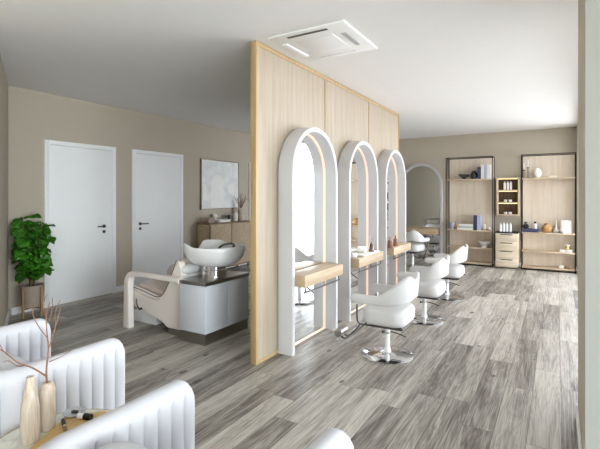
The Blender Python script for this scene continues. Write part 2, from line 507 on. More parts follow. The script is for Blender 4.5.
# ---------------------------------------------------------------- arched mirrors
def arch_pts(y0, y1, ztop, z0, n=28):
    r = (y1-y0)/2; zc = ztop-r; yc = (y0+y1)/2
    pts = [(y0, z0)]
    for k in range(n+1):
        a = PI-PI*k/n; pts.append((yc+r*math.cos(a), zc+r*math.sin(a)))
    pts.append((y1, z0))
    return pts
def arch_band(bm, w, ztop, th, x0, x1, bev=0, zin=None, bottom=0):
    """U-shaped band: outer arch minus inner arch (local: y across, x depth)"""
    o = arch_pts(-w/2, w/2, ztop, 0); i = arch_pts(-w/2+th, w/2-th, ztop-th, bottom)
    rows = []
    if bev:
        prof = [(0, x0), (0, x1-bev), (bev*.3, x1-bev*.3), (bev, x1), (1-bev, x1), (1-bev*.3, x1-bev*.3), (1, x1-bev), (1, x0)]
        def lerp(k, f, x):
            if f <= .5: dist = f
            else: dist = th-(1-f)
            s = dist/th
            return (x, o[k][0]+(i[k][0]-o[k][0])*s, o[k][1]+(i[k][1]-o[k][1])*s)
        rows = [[lerp(k, f, x) for f, x in prof] for k in range(len(o))]
    else:
        rows = [[(x0, *o[k]), (x1, *o[k]), (x1, *i[k]), (x0, *i[k])] for k in range(len(o))]
    grid(bm, rows, cv=True, cap0=True, cap1=True)

def arch_mirror(label, loc, rz, w=.9, ztop=2.06, th=.045, depth=.15, led=True, group=None):
    t = thing('arched_mirror', label, 'mirror', loc, rz, group)
    bm = B(); arch_band(bm, w, ztop, th, .0, depth, .008); lpart('frame', bm, M['frame_white'], t)
    bm = B(); prism(bm, arch_pts(-w/2+th+.001, w/2-th-.001, ztop-th-.001, .004), 'x', .002, .014); lpart('mirror_glass', bm, M['mirror'], t)
    if led:
        bm = B(); arch_band(bm, w-2*th-.002, ztop-th-.001, .011, .0145, .026)
        box(bm, .0145, .026, -w/2+th+.013, w/2-th-.013, .002, .013)
        lpart('led_strip', bm, M['led'], t)
    return t
Y0S = (3.165, 4.355, 5.54)
ARCH_X = -2.129
WHERE = ('closest to the slim gold end edge', 'in the middle of the wooden divider', 'at the far end of the wooden divider')
for k, y0 in enumerate(Y0S):
    lab = ('tall white arched mirror above the empty worktop, nearest the gold edge',
           'tall white arched mirror at the middle of the three on the oak divider',
           'tall white arched mirror on the far end panel of the oak divider')[k]
    arch_mirror(lab, (ARCH_X, y0+.45, 0), 0, group='arched mirrors on the divider')
arch_mirror('wide white arched mirror standing against the beige back wall, left of the shelf units', (-2.585, YN-.02, 0), -PI/2+math.radians(.7), w=.94, ztop=2.115, th=.055, depth=.06, led=False)

# floating worktops with towel rails
def worktop(label, loc, rz, w, dpt, th=.105, z=.70):
    t = thing('floating_worktop', label, 'worktop', loc, rz, 'oak worktops under the mirrors')
    bm = B(); box(bm, 0, dpt, -w/2, w/2, z-th, z, .003); lpart('slab', bm, M['oak_top'], t)
    bm = B(); tube(bm, [(dpt-.012, -w/2+.01, z-th-.045), (dpt-.012, w/2-.06, z-th-.045)], .007, 10)
    rail = lpart('towel_rail', bm, M['dark'], t)
    for y in (-w/2+.03, -.01, w/2-.08):
        bm = B(); tube(bm, [(dpt-.012, y, z-th-.0005), (dpt-.012, y, z-th-.041)], .005, 8)
        b = lpart('rail_bracket', bm, M['dark'], rail)
    return t
DX = -2.112+.015
for k, y0 in enumerate(Y0S):
    lab = ('empty pale oak floating worktop across the nearest arched mirror, dark towel rail beneath',
           'pale oak floating worktop holding the white tray and the tall brown bottle',
           'pale oak floating worktop holding the two brown bottles')[k]
    worktop(lab, (-2.1022, y0+.45, 0), 0, .775, -1.89+2.1022)
worktop('pale oak floating worktop across the arched mirror on the back wall', (-2.585, YN-.085, 0), -PI/2, .80, .24, .12, .70)

# bottles and tray on the worktops
def bottle_bm(r, h, neck, nh):
    bm = B(); lathe(bm, [(0, 0), (r*.9, 0), (r, .006), (r, h-nh-.03), (r*.85, h-nh-.012), (neck, h-nh), (neck, h-.004), (neck*.8, h), (0, h)], n=20); return bm
ZW = .7012
o1 = single('bottle', bottle_bm(.036, .15, .012, .042), M['rose'], 'squat copper brown bottle on the far worktop, nearer the tall mirror frame', 'bottle', (-1.945, 5.60, ZW), 'brown bottles on the worktops')
o2 = single('bottle', bottle_bm(.036, .15, .012, .042), M['rose'], 'squat copper brown bottle on the far worktop, second in from the tall mirror frame', 'bottle', (-1.945, 5.83, ZW), 'brown bottles on the worktops')
bm = B(); lathe(bm, [(0, 0), (.036, 0), (.038, .006), (.032, .04), (.022, .085), (.012, .1), (.010, .115), (.006, .16), (.004, .195), (0, .195)], n=20)
single('bottle', bm, M['amber'], 'tall conical dark brown bottle with a thin neck on the middle worktop', 'bottle', (-1.95, 4.93, ZW+.022), 'brown bottles on the worktops')
bm = B(); box(bm, -.075, .075, -.25, .25, 0, .02, .008, 3)
single('tray', bm, M['plaster'], 'long low white tray lying on the middle oak worktop', 'tray', (-1.975, 4.845, ZW))
def towel(loc, w, h, lab):
    bm = B(); tube(bm, [(-w/2, 0, h), (w/2, 0, h)], h-.002, 18)
    return single('rolled_towel', bm, M['paper'], lab, 'towel', loc)
towel((-2.0, 4.76, ZW+.0205), .09, .04, 'small rolled white towel on the white tray beside the conical bottle')
bm = B(); lathe(bm, [(0, 0), (.025, 0), (.03, .01), (.03, .045), (.026, .05), (0, .05)], n=20)
single('jar', bm, M['ceramic'], 'small white jar standing on the middle oak worktop close to the near mirror post', 'jar', (-1.99, 4.52, ZW))

# ---------------------------------------------------------------- salon chairs
def salon_chair(label, loc, rz):
    t = thing('salon_chair', label, 'chair', loc, rz, 'white salon styling chairs')
    # chrome foot disc
    bm = B(); lathe(bm, [(0, 0), (.222, 0), (.228, .003), (.228, .008), (.218, .013), (.10, .022), (.04, .030), (.034, .034), (0, .034)], n=56)
    lpart('base_disc', bm, M['chrome'], t)
    bm = B(); lathe(bm, [(0, .0341), (.033, .0341), (.030, .06), (.0215, .062), (.0215, .262), (0, .262)], n=28)
    col = lpart('column', bm, M['ceramic'], t, label='white painted gas lift column')
    bm = B(); lathe(bm, [(.0222, .19), (.028, .192), (.028, .208), (.0222, .21)], n=28); lpart('collar', bm, M['chrome'], col)
    bm = B(); tube(bm, smooth_path([(.026, .014, .205), (.09, .035, .19), (.15, .055, .165)], 4), .005, 8)
    tube(bm, [(-.03, -.01, .2), (-.045, -.015, .2)], .012, 10)
    lpart('pump_lever', bm, M['dark'], t)
    # under-seat frame running to the foot rest
    bm = B(); box(bm, -.12, .16, -.10, .10, .2625, .287, .006)
    for s in (-1, 1):
        tube(bm, smooth_path([(.20, s*.20, .300), (-.10, s*.20, .297), (-.165, s*.20, .297), (-.19, s*.195, .275), (-.30, s*.12, .165), (-.385, s*.05, .095), (-.43, s*.035, .10)], 5), .0075, 8)
    tube(bm, smooth_path([(-.165, -.215, .297), (-.19, -.225, .34), (-.19, -.228, .47)], 4), .0075, 8)
    tube(bm, smooth_path([(-.165, .215, .297), (-.19, .225, .34), (-.19, .228, .47)], 4), .0075, 8)
    lpart('frame', bm, M['dark'], t)
    bm = B()
    tube(bm, [(-.45, -.075, .14), (-.45, -.07, .14), (-.45, .07, .14), (-.45, .075, .14)], [.025, .038, .038, .025], 24)
    lpart('foot_rest', bm, M['steel'], t)
    # seat
    bm = B(); cushion(bm, -.185, .212, -.215, .215, .300, .448, .12, .05, .016)
    lpart('seat', bm, M['leather'], t)
    # wrap-round shell: arms and back in one
    bm = B(); N = 64
    rows = []
    hw, xf, xb, rc = .245, -.245, .225, .19
    path = []
    L1 = (xb-rc)-xf; arc = PI/2*rc; L2 = 2*(hw-rc); tot = 2*L1+2*arc+L2
    def plan(s, off):
        """point along the U at arc length s, off = outward offset"""
        if s < L1: return (xf+s, -hw-off)
        s -= L1
        if s < arc: a = -PI/2+s/rc; return (xb-rc+(rc+off)*math.cos(a), -hw+rc+(rc+off)*math.sin(a))
        s -= arc
        if s < L2: return (xb+off, -hw+rc+s)
        s -= L2
        if s < arc: a = s/rc; return (xb-rc+(rc+off)*math.cos(a), hw-rc+(rc+off)*math.sin(a))
        s -= arc
        return (xb-rc-s, hw+off)
    for k in range(N+1):
        s = tot*k/N; u = abs(2*s/tot-1)          # 0 back centre, 1 arm tip
        rise = 1-sm(.16, .66, u)
        top = .566+.172*rise-.048*(1-sm(.02, .20, u))
        bot = .486+.030*(1-sm(.05, .60, u))
        th = .030+.006*rise
        d = (1-u)*tot/2                           # distance from the arm tip
        if d < .07:
            q = math.sqrt(max(0, 1-(1-d/.07)**2)); mid = (top+bot)/2
            top = mid+(top-mid)*(.15+.85*q); bot = mid+(bot-mid)*(.15+.85*q); th = th*(.35+.65*q)
        lean = .014*rise
        prof = []
        n = 6; hgt = top-bot
        for j in range(n+1): a = PI*j/n; prof.append((th/2+th/2*math.cos(a)-th/2, top-th/2+th/2*math.sin(a), 1))
        for j in range(n+1): a = PI+PI*j/n; prof.append((th/2+th/2*math.cos(a)-th/2, bot+th/2+th/2*math.sin(a), 0))
        row = []
        for off, z, tp in prof:
            f = (z-bot)/hgt
            x, y = plan(s, off+lean*f+.012*math.sin(PI*f))
            row.append((x, y, z))
        rows.append(row)
    grid(bm, rows, cv=True, cap0=True, cap1=True)
    lpart('backrest', bm, M['leather'], t)
    return t
ch = salon_chair('white salon chair on a round chrome base facing the nearest arched mirror', (-1.285, 3.63, 0), 0)
dup(ch, (-1.29, 4.87, 0), 0, 'white salon chair in the middle of the row, facing the middle arched mirror')
dup(ch, (-1.31, 6.13, 0), 0, 'white salon chair at the end of the row, closest to the shelf units')
dup(ch, (-2.50, 8.55, 0), -PI/2-.15, 'white salon chair facing the arched mirror on the back wall')

# ---------------------------------------------------------------- back wall storage
def shelf_unit(label, x0, x1, levels, depth=.29):
    yf, yb = YN-.012-depth-.015, YN-.0165
    t = thing('shelf_unit', label, 'shelf', ((x0+x1)/2, (yf+yb)/2, 0), 0, 'black framed shelf units')
    ht = 2.19; w = .014
    bm = B()
    for y in (yf, yb-w):
        for x in (x0, x1-w): box(bm, x, x+w, y, y+w, .0, ht)
        box(bm, x0+w, x1-w, y, y+w, ht-w, ht); box(bm, x0+w, x1-w, y, y+w, .004, .004+w)
    for x in (x0, x1-w):
        box(bm, x, x+w, yf+w, yb-w, ht-w, ht); box(bm, x, x+w, yf+w, yb-w, .004, .004+w)
    part('frame', bm, M['black'], t)
    bm = B(); box(bm, x0+w+.001, x1-w-.001, yb-.018, yb-.002, .03, ht-w-.002); part('back_panel', bm, M['oak_back'], t)
    for z in levels:
        bm = B(); box(bm, x0+w+.0005, x1-w-.0005, yf+.003, yb-.019, z-.022, z, .002); part('shelf', bm, M['oak_shelf'], t)
    return t, yf
LV = (1.745, .71, .362, .055)
uL, YF = shelf_unit('black framed oak shelf unit next to the arched mirror on the back wall', -1.99, -1.092, LV)
uR, _ = shelf_unit('black framed oak shelf unit in the corner by the window wall', -.598, .288, LV)
YS_ = YF+.135      # where things stand on the shelves
# drawer chest
t = thing('drawer_chest', 'pale oak chest of four drawers with a dark top between the shelf units', 'chest of drawers', (-.83, 9.28, 0))
x0, x1, yf = -1.035, -.645, 9.085
bm = B(); box(bm, x0, x1, yf+.02, YN-.016, .03, .685, .002); part('body', bm, M['oak_pale'], t)
bm = B(); box(bm, x0-.004, x1+.004, yf-.002, YN-.016, .6855, .705, .003); part('top', bm, M['charcoal'], t, label='dark top')
for k in range(4):
    z0 = .045+k*.16
    bm = B(); box(bm, x0+.004, x1-.004, yf, yf+.0195, z0, z0+.154, .003); dr = part('drawer', bm, M['oak_pale'], t)
    bm = B(); box(bm, x0+.09, x1-.09, yf-.012, yf-.0002, z0+.125, z0+.139, .003); part('handle', bm, M['black'], dr, label='slim dark handle')
# lit wall cabinet
t = thing('wall_cabinet', 'small oak wall cabinet of three lit niches above the drawer chest', 'cabinet', (-.84, 9.41, 1.0))
x0, x1, yf, yb = -1.045, -.635, 9.315, YN-.001
z0, z1 = 1.01, 1.765
bm = B()
for a, b in ((x0, x0+.028), (x1-.028, x1)): box(bm, a, b, yf, yb, z0, z1, .002)
for z in (z0, z0+.245, z0+.485, z1-.026): box(bm, x0+.0281, x1-.0281, yf, yb-.014, z, z+.026, .002)
part('body', bm, M['oak_shelf'], t)
bm = B(); box(bm, x0+.0285, x1-.0285, yb-.0135, yb-.002, z0, z1); part('back_panel', bm, M['niche'], t)
for z in (z0+.245, z0+.485, z1-.026):
    bm = B(); box(bm, x0+.04, x1-.04, yf+.004, yf+.022, z-.006, z-.0002); part('led_strip', bm, M['led_shelf'], t)
# contents
def lath(prof, n=20): bm = B(); lathe(bm, prof, n=n); return bm
wb = lambda h=.15, r=.024: lath([(0, 0), (r, 0), (r, h*.78), (r*.8, h*.84), (r*.5, h*.86), (r*.5, h), (0, h)])
for k, (x, lab) in enumerate(((-.90, 'first'), (-.845, 'middle'), (-.79, 'last'))):
    single('bottle', wb(.165, .022), M['ceramic'], 'white bottle in the top niche of the wall cabinet, %s of three' % lab, 'bottle', (x, 9.39, z0+.485+.0265), 'white bottles in the top niche')
for zz, nm in ((z0+.245, 'middle'), (z0, 'bottom')):
    for x, lab in ((-.885, 'nearer the left shelf unit'), (-.80, 'nearer the right shelf unit')):
        single('cup', lath([(0, 0), (.018, 0), (.03, .012), (.034, .045), (.030, .047), (.026, .012), (0, .010)]), M['ceramic'], 'small white cup in the %s niche of the wall cabinet, %s' % (nm, lab), 'cup', (x, 9.39, zz+.0265), 'white cups in the wall cabinet')
for k, x in enumerate((-.955, -.90, -.845, -.785)):
    lab = ('first', 'second', 'third', 'fourth')[k]
    single('bottle', wb(.175 if k else .16, .023), M['ceramic'], 'white bottle on top of the drawer chest, %s from the left shelf unit' % lab, 'bottle', (x, 9.24, .7055), 'white bottles on the drawer chest')

def shelf_z(k): return LV[k]+.0008
def book(bm_dims, loc, mats, lab, group, flat=False):
    """book with cover and pages; dims = thickness, depth, height"""
    th, dp, ht = bm_dims
    t = thing('book', lab, 'book', loc, 0, group)
    c = .004
    if flat:
        bm = B(); box(bm, -ht/2, ht/2, -dp/2, dp/2, 0, c); box(bm, -ht/2, ht/2, -dp/2, dp/2, th-c, th); box(bm, -ht/2, ht/2, -dp/2, -dp/2+c, c, th-c); lpart('cover', bm, M[mats], t)
        bm = B(); box(bm, -ht/2+.004, ht/2-.004, -dp/2+c+.0005, dp/2-.005, c+.0003, th-c-.0003); lpart('pages', bm, M['paper'], t)
    else:
        bm = B(); box(bm, -th/2, -th/2+c, -dp/2, dp/2, 0, ht); box(bm, th/2-c, th/2, -dp/2, dp/2, 0, ht); box(bm, -th/2+c, th/2-c, -dp/2, -dp/2+c, 0, ht); lpart('cover', bm, M[mats], t)
        bm = B(); box(bm, -th/2+c+.0003, th/2-c-.0003, -dp/2+c+.0005, dp/2-.005, .004, ht-.004); lpart('pages', bm, M['paper'], t)
    return t
# left unit, top shelf
z = shelf_z(0)
def wide_bowl(r, h, foot): return lath([(0, 0), (foot, 0), (foot, .008), (foot*.8, h*.3), (r*.75, h*.62), (r, h-.006), (r, h), (r*.93, h), (r*.68, h*.68), (0, h*.45)], 28)
single('bowl', wide_bowl(.115, .10, .045), M['charcoal'], 'dark footed bowl on the top shelf of the unit beside the mirror', 'bowl', (-1.655, YS_, z))
bm = lath([(0, 0), (.04, 0), (.062, .03), (.072, .075), (.06, .12), (.035, .145), (.03, .16), (.034, .17), (.026, .17), (0, .15)], 24)
single('vase', bm, M['charcoal'], 'round dark vase on the top shelf between the dark bowl and the books', 'vase', (-1.462, YS_, z))
x = -1.352
for th, ht, m_, lab in ((.06, .235, 'navy', 'navy book standing on the top shelf, nearest the dark vase'), (.055, .285, 'paper', 'tall white book on the top shelf, nearest the navy book'), (.05, .275, 'lilac', 'tall pale blue book on the top shelf between two white books'), (.06, .285, 'paper', 'tall white book on the top shelf, last in the row')):
    book((th, .17, ht), (x, YS_, z), m_, lab, 'books on the top shelf'); x += th+.004
# left unit, middle shelf
z = shelf_z(1)
single('candle', lath([(0, 0), (.045, 0), (.045, .135), (.04, .14), (0, .138)]), M['lilac'], 'pale blue pillar candle at the mirror end of the middle shelf', 'candle', (-1.89, YS_, z))
single('bottle', lath([(0, 0), (.028, 0), (.03, .05), (.018, .1), (.01, .12), (.01, .17), (0, .17)]), M['gourd'], 'small brown bottle beside the pale blue candle on the middle shelf', 'bottle', (-1.815, YS_-.02, z))
for k, (m_, lab) in enumerate((('paper', 'white book at the bottom of the flat pile on the middle shelf'), ('greyblue', 'grey blue book in the middle of the flat pile'), ('paper', 'white book on top of the flat pile on the middle shelf'))):
    book((.036, .17, .30-.02*k), (-1.62+.005*k, YS_, z+.0366*k), m_, lab, 'flat pile of books', True)
book((.065, .17, .30), (-1.425, YS_, z), 'navy', 'tall navy book standing on the middle shelf beside the flat pile', 'standing books on the middle shelf')
book((.06, .17, .295), (-1.358, YS_, z), 'lilac', 'tall pale blue book standing against the navy book on the middle shelf', 'standing books on the middle shelf')
bm = B(); box(bm, -.11, .08, -.05, .05, 0, .014, .005)
single('tray', bm, M['walnut'], 'small brown tray under two white candles on the middle shelf', 'tray', (-1.222, YS_, z))
for x, h_, lab in ((-1.265, .10, 'taller white candle on the small brown tray'), (-1.175, .055, 'shorter white candle on the small brown tray')):
    single('candle', lath([(0, 0), (.026, 0), (.026, h_), (0, h_-.004)]), M['plaster'], lab, 'candle', (x, YS_, z+.0146), 'white candles on the brown tray')
z = shelf_z(2)
single('bowl', wide_bowl(.135, .12, .07), M['ceramic'], 'wide white footed bowl on the lower shelf of the unit beside the mirror', 'bowl', (-1.27, YS_, z))
# right unit, top shelf
z = shelf_z(0)
for x, h_, ch_, lab in ((-.555, .16, .12, 'shorter candle holder with a cream candle on the top shelf by the corner post'), (-.487, .205, .15, 'taller candle holder with a cream candle on the top shelf beside the egg vase')):
    t = thing('candle_holder', lab, 'candle holder', (x, YS_, z), 0, 'slim candle holders')
    bm = B(); lathe(bm, [(0, 0), (.026, 0), (.026, .005), (.005, .009), (.005, h_-.02), (.018, h_-.014), (.018, h_), (0, h_)], n=20); lpart('stem', bm, M['black'], t)
    bm = B(); lathe(bm, [(0, h_+.0003), (.010, h_+.0003), (.009, h_+ch_), (0, h_+ch_+.004)], n=14); lpart('candle', bm, M['plaster'], t)
single('vase', lath([(0, 0), (.035, 0), (.062, .03), (.076, .08), (.07, .13), (.045, .172), (.022, .185), (.016, .182), (0, .16)], 28), M['plaster'], 'white egg shaped vase on the top shelf beside the candle holders', 'vase', (-.335, YS_, z))
single('dish', lath([(0, 0), (.035, 0), (.05, .012), (.052, .018), (.046, .018), (0, .006)]), M['oak_shelf'], 'tiny brown dish on the top shelf beside the egg vase', 'dish', (-.19, YS_, z))
bm = B(); cushion(bm, -.06, .06, -.04, .04, 0, .03, .02, .012, .004); single('soap_box', bm, M['plaster'], 'low white box on the top shelf of the corner unit', 'box', (-.065, YS_, z))
# right unit, middle shelf
z = shelf_z(1)
for k, (m_, lab) in enumerate((('navy', 'navy book at the bottom of the pile on the corner unit'), ('navy', 'navy book on top of the pile, carrying the dark vase'))):
    book((.032, .17, .29), (-.45+.006*k, YS_, z+.0326*k), m_, lab, 'navy books on the corner unit', True)
zz = z+.0652
single('vase', lath([(0, 0), (.03, 0), (.052, .025), (.055, .05), (.035, .08), (.02, .095), (.03, .125), (.024, .125), (0, .09)]), M['charcoal'], 'small dark vase on the navy books of the corner unit', 'vase', (-.525, YS_, zz))
t = thing('bottle', 'white bottle with a black cap standing on the navy books', 'bottle', (-.367, YS_, zz))
bm = B(); lathe(bm, [(0, 0), (.032, 0), (.034, .01), (.034, .08), (.02, .095), (.014, .1), (0, .1)], n=20); lpart('body', bm, M['ceramic'], t)
bm = B(); lathe(bm, [(0, .1003), (.02, .1003), (.02, .135), (0, .137)], n=20); lpart('cap', bm, M['black'], t, label='black cap')
single('vase', lath([(0, 0), (.05, 0), (.08, .03), (.09, .075), (.075, .12), (.04, .145), (.032, .155), (.04, .175), (.032, .175), (0, .13)], 28), M['gourd'], 'round ochre wooden vase on the middle shelf of the corner unit', 'vase', (-.175, YS_, z))
single('vase', lath([(0, 0), (.03, 0), (.046, .025), (.046, .05), (.02, .085), (.009, .1), (.007, .22), (.010, .235), (0, .23)]), M['plaster'], 'white bud vase with a thin neck beside the ochre vase', 'vase', (-.02, YS_, z))
bm = B(); box(bm, -.085, .085, -.004, .004, 0, .24, .001); bmesh.ops.rotate(bm, verts=bm.verts, cent=(0, 0, 0), matrix=Matrix.Rotation(math.radians(-8), 3, 'X'))
single('card', bm, M['paper'], 'plain white card leaning against the oak back panel behind the white jar', 'card', (.135, YF+.135, z+.001))
single('jar', lath([(0, 0), (.045, 0), (.066, .025), (.07, .06), (.055, .1), (.04, .112), (.034, .11), (0, .095)], 28), M['ceramic'], 'round white jar in front of the white card on the corner unit', 'jar', (.10, YF+.065, z))
# right unit, lower shelves
z = shelf_z(2)
for x, w_, lab in ((.075, .075, 'white box nearer the ochre vase on the lower shelf of the corner unit'), (.18, .105, 'wider white box at the window end of the lower shelf')):
    bm = B(); box(bm, -w_/2, w_/2, -.05, .05, 0, .045, .004); bx = single('box', bm, M['paper'], lab, 'box', (x, YS_, z), 'white boxes on the lower shelf')
bm = lath([(0, 0), (.028, 0), (.034, .02), (.028, .045), (.03, .06), (.024, .06), (0, .03)])
t = thing('flower_pot', 'small gold pot of pale flowers on the white box of the corner unit', 'flower pot', (.155, YS_, z+.0455))
lpart('pot', bm, M['brass'], t)
bm = B()
for k in range(14):
    a = k*2.4; r_ = .012+.02*((k % 5)/5)
    bmesh.ops.create_icosphere(bm, subdivisions=1, radius=.013, matrix=Matrix.Translation((r_*1.3*math.cos(a), r_*1.3*math.sin(a), .065+.035*((k*7 % 10)/10))))
lpart('flowers', bm, M['plaster'], t)
z = shelf_z(3)
bm = B(); box(bm, -.04, .03, -.04, .04, 0, .055, .004); single('box', bm, M['plaster'], 'small cream box on the bottom board of the corner unit', 'box', (.07, YS_, z))
single('candle', lath([(0, 0), (.03, 0), (.03, .05), (0, .05)]), M['walnut'], 'short dark candle beside the cream box on the bottom board', 'candle', (.142, YS_, z))

# ---------------------------------------------------------------- washing station
t = thing('shampoo_chair', 'cream reclined shampoo chair with a curved armrest in front of the basin', 'chair', (-3.55, 3.27, 0))
prof = [(-3.945, .372), (-3.955, .335), (-3.935, .25), (-3.90, .205), (-3.70, .165), (-3.52, .142), (-3.45, .118), (-3.415, .08), (-3.40, .062), (-3.193, .062), (-3.19, .30), (-3.186, .52), (-3.20, .66), (-3.215, .735), (-3.245, .75), (-3.272, .735), (-3.33, .58), (-3.42, .40), (-3.49, .325), (-3.56, .305), (-3.66, .318), (-3.80, .35)]
for y0, y1 in ((3.03, 3.10), (3.45, 3.52)):
    bm = B(); prism(bm, prof, 'y', y0, y1, .012); part('side_panel', bm, M['cream'], t)
inner = [(-3.94, .345), (-3.90, .215), (-3.70, .175), (-3.50, .155), (-3.40, .10), (-3.20, .10), (-3.20, .30), (-3.21, .70), (-3.255, .71), (-3.40, .40), (-3.50, .30), (-3.60, .285)]
bm = B(); prism(bm, inner, 'y', 3.101, 3.449); part('shell', bm, M['cream'], t)
# padded seat and back following the profile
path = smooth_path([(-3.945, 0, .395), (-3.80, 0, .375), (-3.66, 0, .345), (-3.55, 0, .333), (-3.47, 0, .37), (-3.40, 0, .47), (-3.33, 0, .61), (-3.275, 0, .735)], 5)
def pad(y0, y1, up, th):
    bm = B(); rows = []
    for i, p in enumerate(path):
        tn = (path[min(i+1, len(path)-1)]-path[max(i-1, 0)]).normalized(); n_ = Vector((-tn.z, 0, tn.x))
        if n_.z < 0 and abs(tn.x) > .3: n_ = -n_
        if tn.x > 0: n_ = Vector((-tn.z, 0, tn.x))
        e = min(1, min(i, len(path)-1-i)/3+.35)
        row = []
        hw_ = (y1-y0)/2; yc = (y0+y1)/2
        for k in range(16):
            a = 2*PI*k/16; ca, sa = math.cos(a), math.sin(a)
            yy = hw_*math.copysign(abs(ca)**.35, ca); hh = th*e*math.copysign(abs(sa)**.6, sa)
            row.append(p+n_*(up+hh)+Vector((0, yc+yy, 0)))
        rows.append(row)
    grid(bm, rows, cv=True, cap0=True, cap1=True); return bm
part('seat_pad', pad(3.115, 3.435, .03, .035), M['beige'], t, label='beige seat and back padding')
for y in (3.065, 3.485):
    bm = B(); rows = []
    pl = [p+Vector((0, y, 0)) for p in path]
    tube(bm, [p+Vector((0, 0, .004)) for p in pl], .028, 12); side = part('side_bolster', bm, M['cream'], t)
    for s in (-.026, .026):
        bm = B(); tube(bm, [p+Vector((0, s, .022)) for p in pl], .0045, 6); part('piping', bm, M['piping'], side, label='dark piping')
def arm(y0, y1):
    """bent armrest: front leg, rounded corner, long top"""
    bm = B(); rows = []
    pts = smooth_path([(-3.934, 0, .0), (-3.934, 0, .2), (-3.934, 0, .44), (-3.925, 0, .51), (-3.895, 0, .555), (-3.845, 0, .575), (-3.70, 0, .582), (-3.40, 0, .580), (-3.152, 0, .574)], 5)
    for i, p in enumerate(pts):
        tn = (pts[min(i+1, len(pts)-1)]-pts[max(i-1, 0)]).normalized(); n_ = Vector((-tn.z, 0, tn.x))
        w = .052-.026*min(1, i/len(pts)*1.5)
        row = [p+n_*v+Vector((0, y, 0)) for y, v in rrect(y0, y1, -w, w, .014, 4)]
        rows.append(row)
    grid(bm, rows, cv=True, cap0=True, cap1=True); return bm
part('armrest', arm(2.945, 3.015), M['cream'], t); part('armrest', arm(3.535, 3.605), M['cream'], t)
bm = B(); box(bm, -3.395, -3.195, 3.04, 3.51, 0, .0615); part('plinth', bm, M['steel'], t, label='dark steel plinth')
bm = B(); tube(bm, smooth_path([(-3.86, 3.022, .30), (-3.84, 3.012, .24), (-3.80, 3.012, .2), (-3.775, 3.012, .205)], 4), .006, 8); tube(bm, [(-3.785, 3.028, .205), (-3.785, 3.004, .205)], .012, 12); part('recline_lever', bm, M['dark'], t)
bm = B(); box(bm, -4.09, -3.72, 3.16, 3.42, 0, .12, .01); part('foot_block', bm, M['white'], t)
bm = B()
rows = []
for k in range(25):
    y = 3.04+.47*k/24; e = min(1, .55+.45*math.sqrt(min(1, min(k, 24-k)/4)))
    rows.append([(-3.232+.074*e*math.cos(a), y, .656+.054*e*math.sin(a)) for a in [2*PI*j/18 for j in range(18)]])
grid(bm, rows, cv=True, cap0=True, cap1=True)
part('neck_roll', bm, M['leather'], t, label='white neck roll')

t = thing('basin_cabinet', 'pale blue grey cabinet with a dark steel top carrying the white wash basin', 'cabinet', (-2.975, 3.28, 0))
cx0, cx1, cy0, cy1 = -3.145, -2.812, 2.962, 3.605
bm = B(); box(bm, cx0, cx1, cy0, cy1, .104, .553, .003); part('body', bm, M['cabinet'], t)
bm = B(); box(bm, cx1+.0005, cx1+.006, cy0+.004, cy0+.315, .108, .55, .002); part('door', bm, M['cabinet'], t)
bm = B(); box(bm, cx1+.0005, cx1+.006, cy0+.32, cy1-.004, .108, .55, .002); part('door', bm, M['cabinet'], t)
bm = B(); box(bm, cx0, cx1-.004, cy0+.004, cy1, 0, .1035); part('plinth', bm, M['steel'], t, label='dark steel plinth')
bm = B(); box(bm, cx0-.004, cx1+.008, cy0-.006, cy1+.006, .5535, .588, .003); part('countertop', bm, M['steel'], t, label='dark steel countertop')

t = thing('wash_basin', 'white ceramic shampoo basin with a neck notch on a chrome drum', 'basin', (-2.978, 3.27, .589))
bm = B(); lathe(bm, [(0, 0), (.124, 0), (.128, .004), (.128, .072), (.118, .080), (.118, .122), (0, .122)], n=40); lpart('pedestal', bm, M['chrome'], t)
bm = B(); rows = []; N = 72
def rim(a):
    ca, sa = math.cos(a), math.sin(a)
    e = 2.5
    r = 1/((abs(ca)/.315)**e+(abs(sa)/.265)**e)**(1/e)
    return r
def zr(a):
    dlt = abs((a % (2*PI))-PI)                # angle away from -X, where the neck rests
    wing = sm(.22, .50, dlt)*(1-sm(.95, 1.5, dlt))
    return .325+.040*wing-.085*(1-sm(.20, .48, dlt))+.012*(1-sm(0, 1.2, PI-dlt))
lev_o = [(.40, .085), (.56, .092), (.72, .118), (.84, .160), (.93, .215), (.985, .275), (1.0, 1.0)]
for f, z in lev_o:
    row = []
    for k in range(N):
        a = 2*PI*k/N; r = rim(a)*f; zz = zr(a) if z == 1.0 else min(z, zr(a)-.012)
        row.append((r*math.cos(a), r*math.sin(a), zz))
    rows.append(row)
for f, dz in ((.985, .006), (.955, .004)):
    rows.append([(rim(2*PI*k/N)*f*math.cos(2*PI*k/N), rim(2*PI*k/N)*f*math.sin(2*PI*k/N), zr(2*PI*k/N)+dz) for k in range(N)])
for f, z in ((.91, .265), (.84, .205), (.70, .150), (.4, .125), (.1, .112)):
    rows.append([(rim(2*PI*k/N)*f*math.cos(2*PI*k/N), rim(2*PI*k/N)*f*math.sin(2*PI*k/N), min(z, zr(2*PI*k/N)-.01)) for k in range(N)])
grid(bm, rows, cv=True, cap0=True, cap1=True)
for v in bm.verts: v.co.z = .112+(v.co.z-.085)*.80
lpart('bowl', bm, M['ceramic'], t, angle=60)
bm = B(); tube(bm, smooth_path([(.15, .13, .20), (.15, .125, .29), (.135, .11, .325), (.07, .06, .315), (.03, .03, .285)], 5), .010, 10); lpart('hand_shower', bm, M['dark'], t)
bm = B(); tube(bm, [(.215, .04, .20), (.215, .04, .335)], .012, 12); tube(bm, [(.215, .04, .335), (.18, .03, .342)], .008, 8); lpart('tap', bm, M['dark'], t)

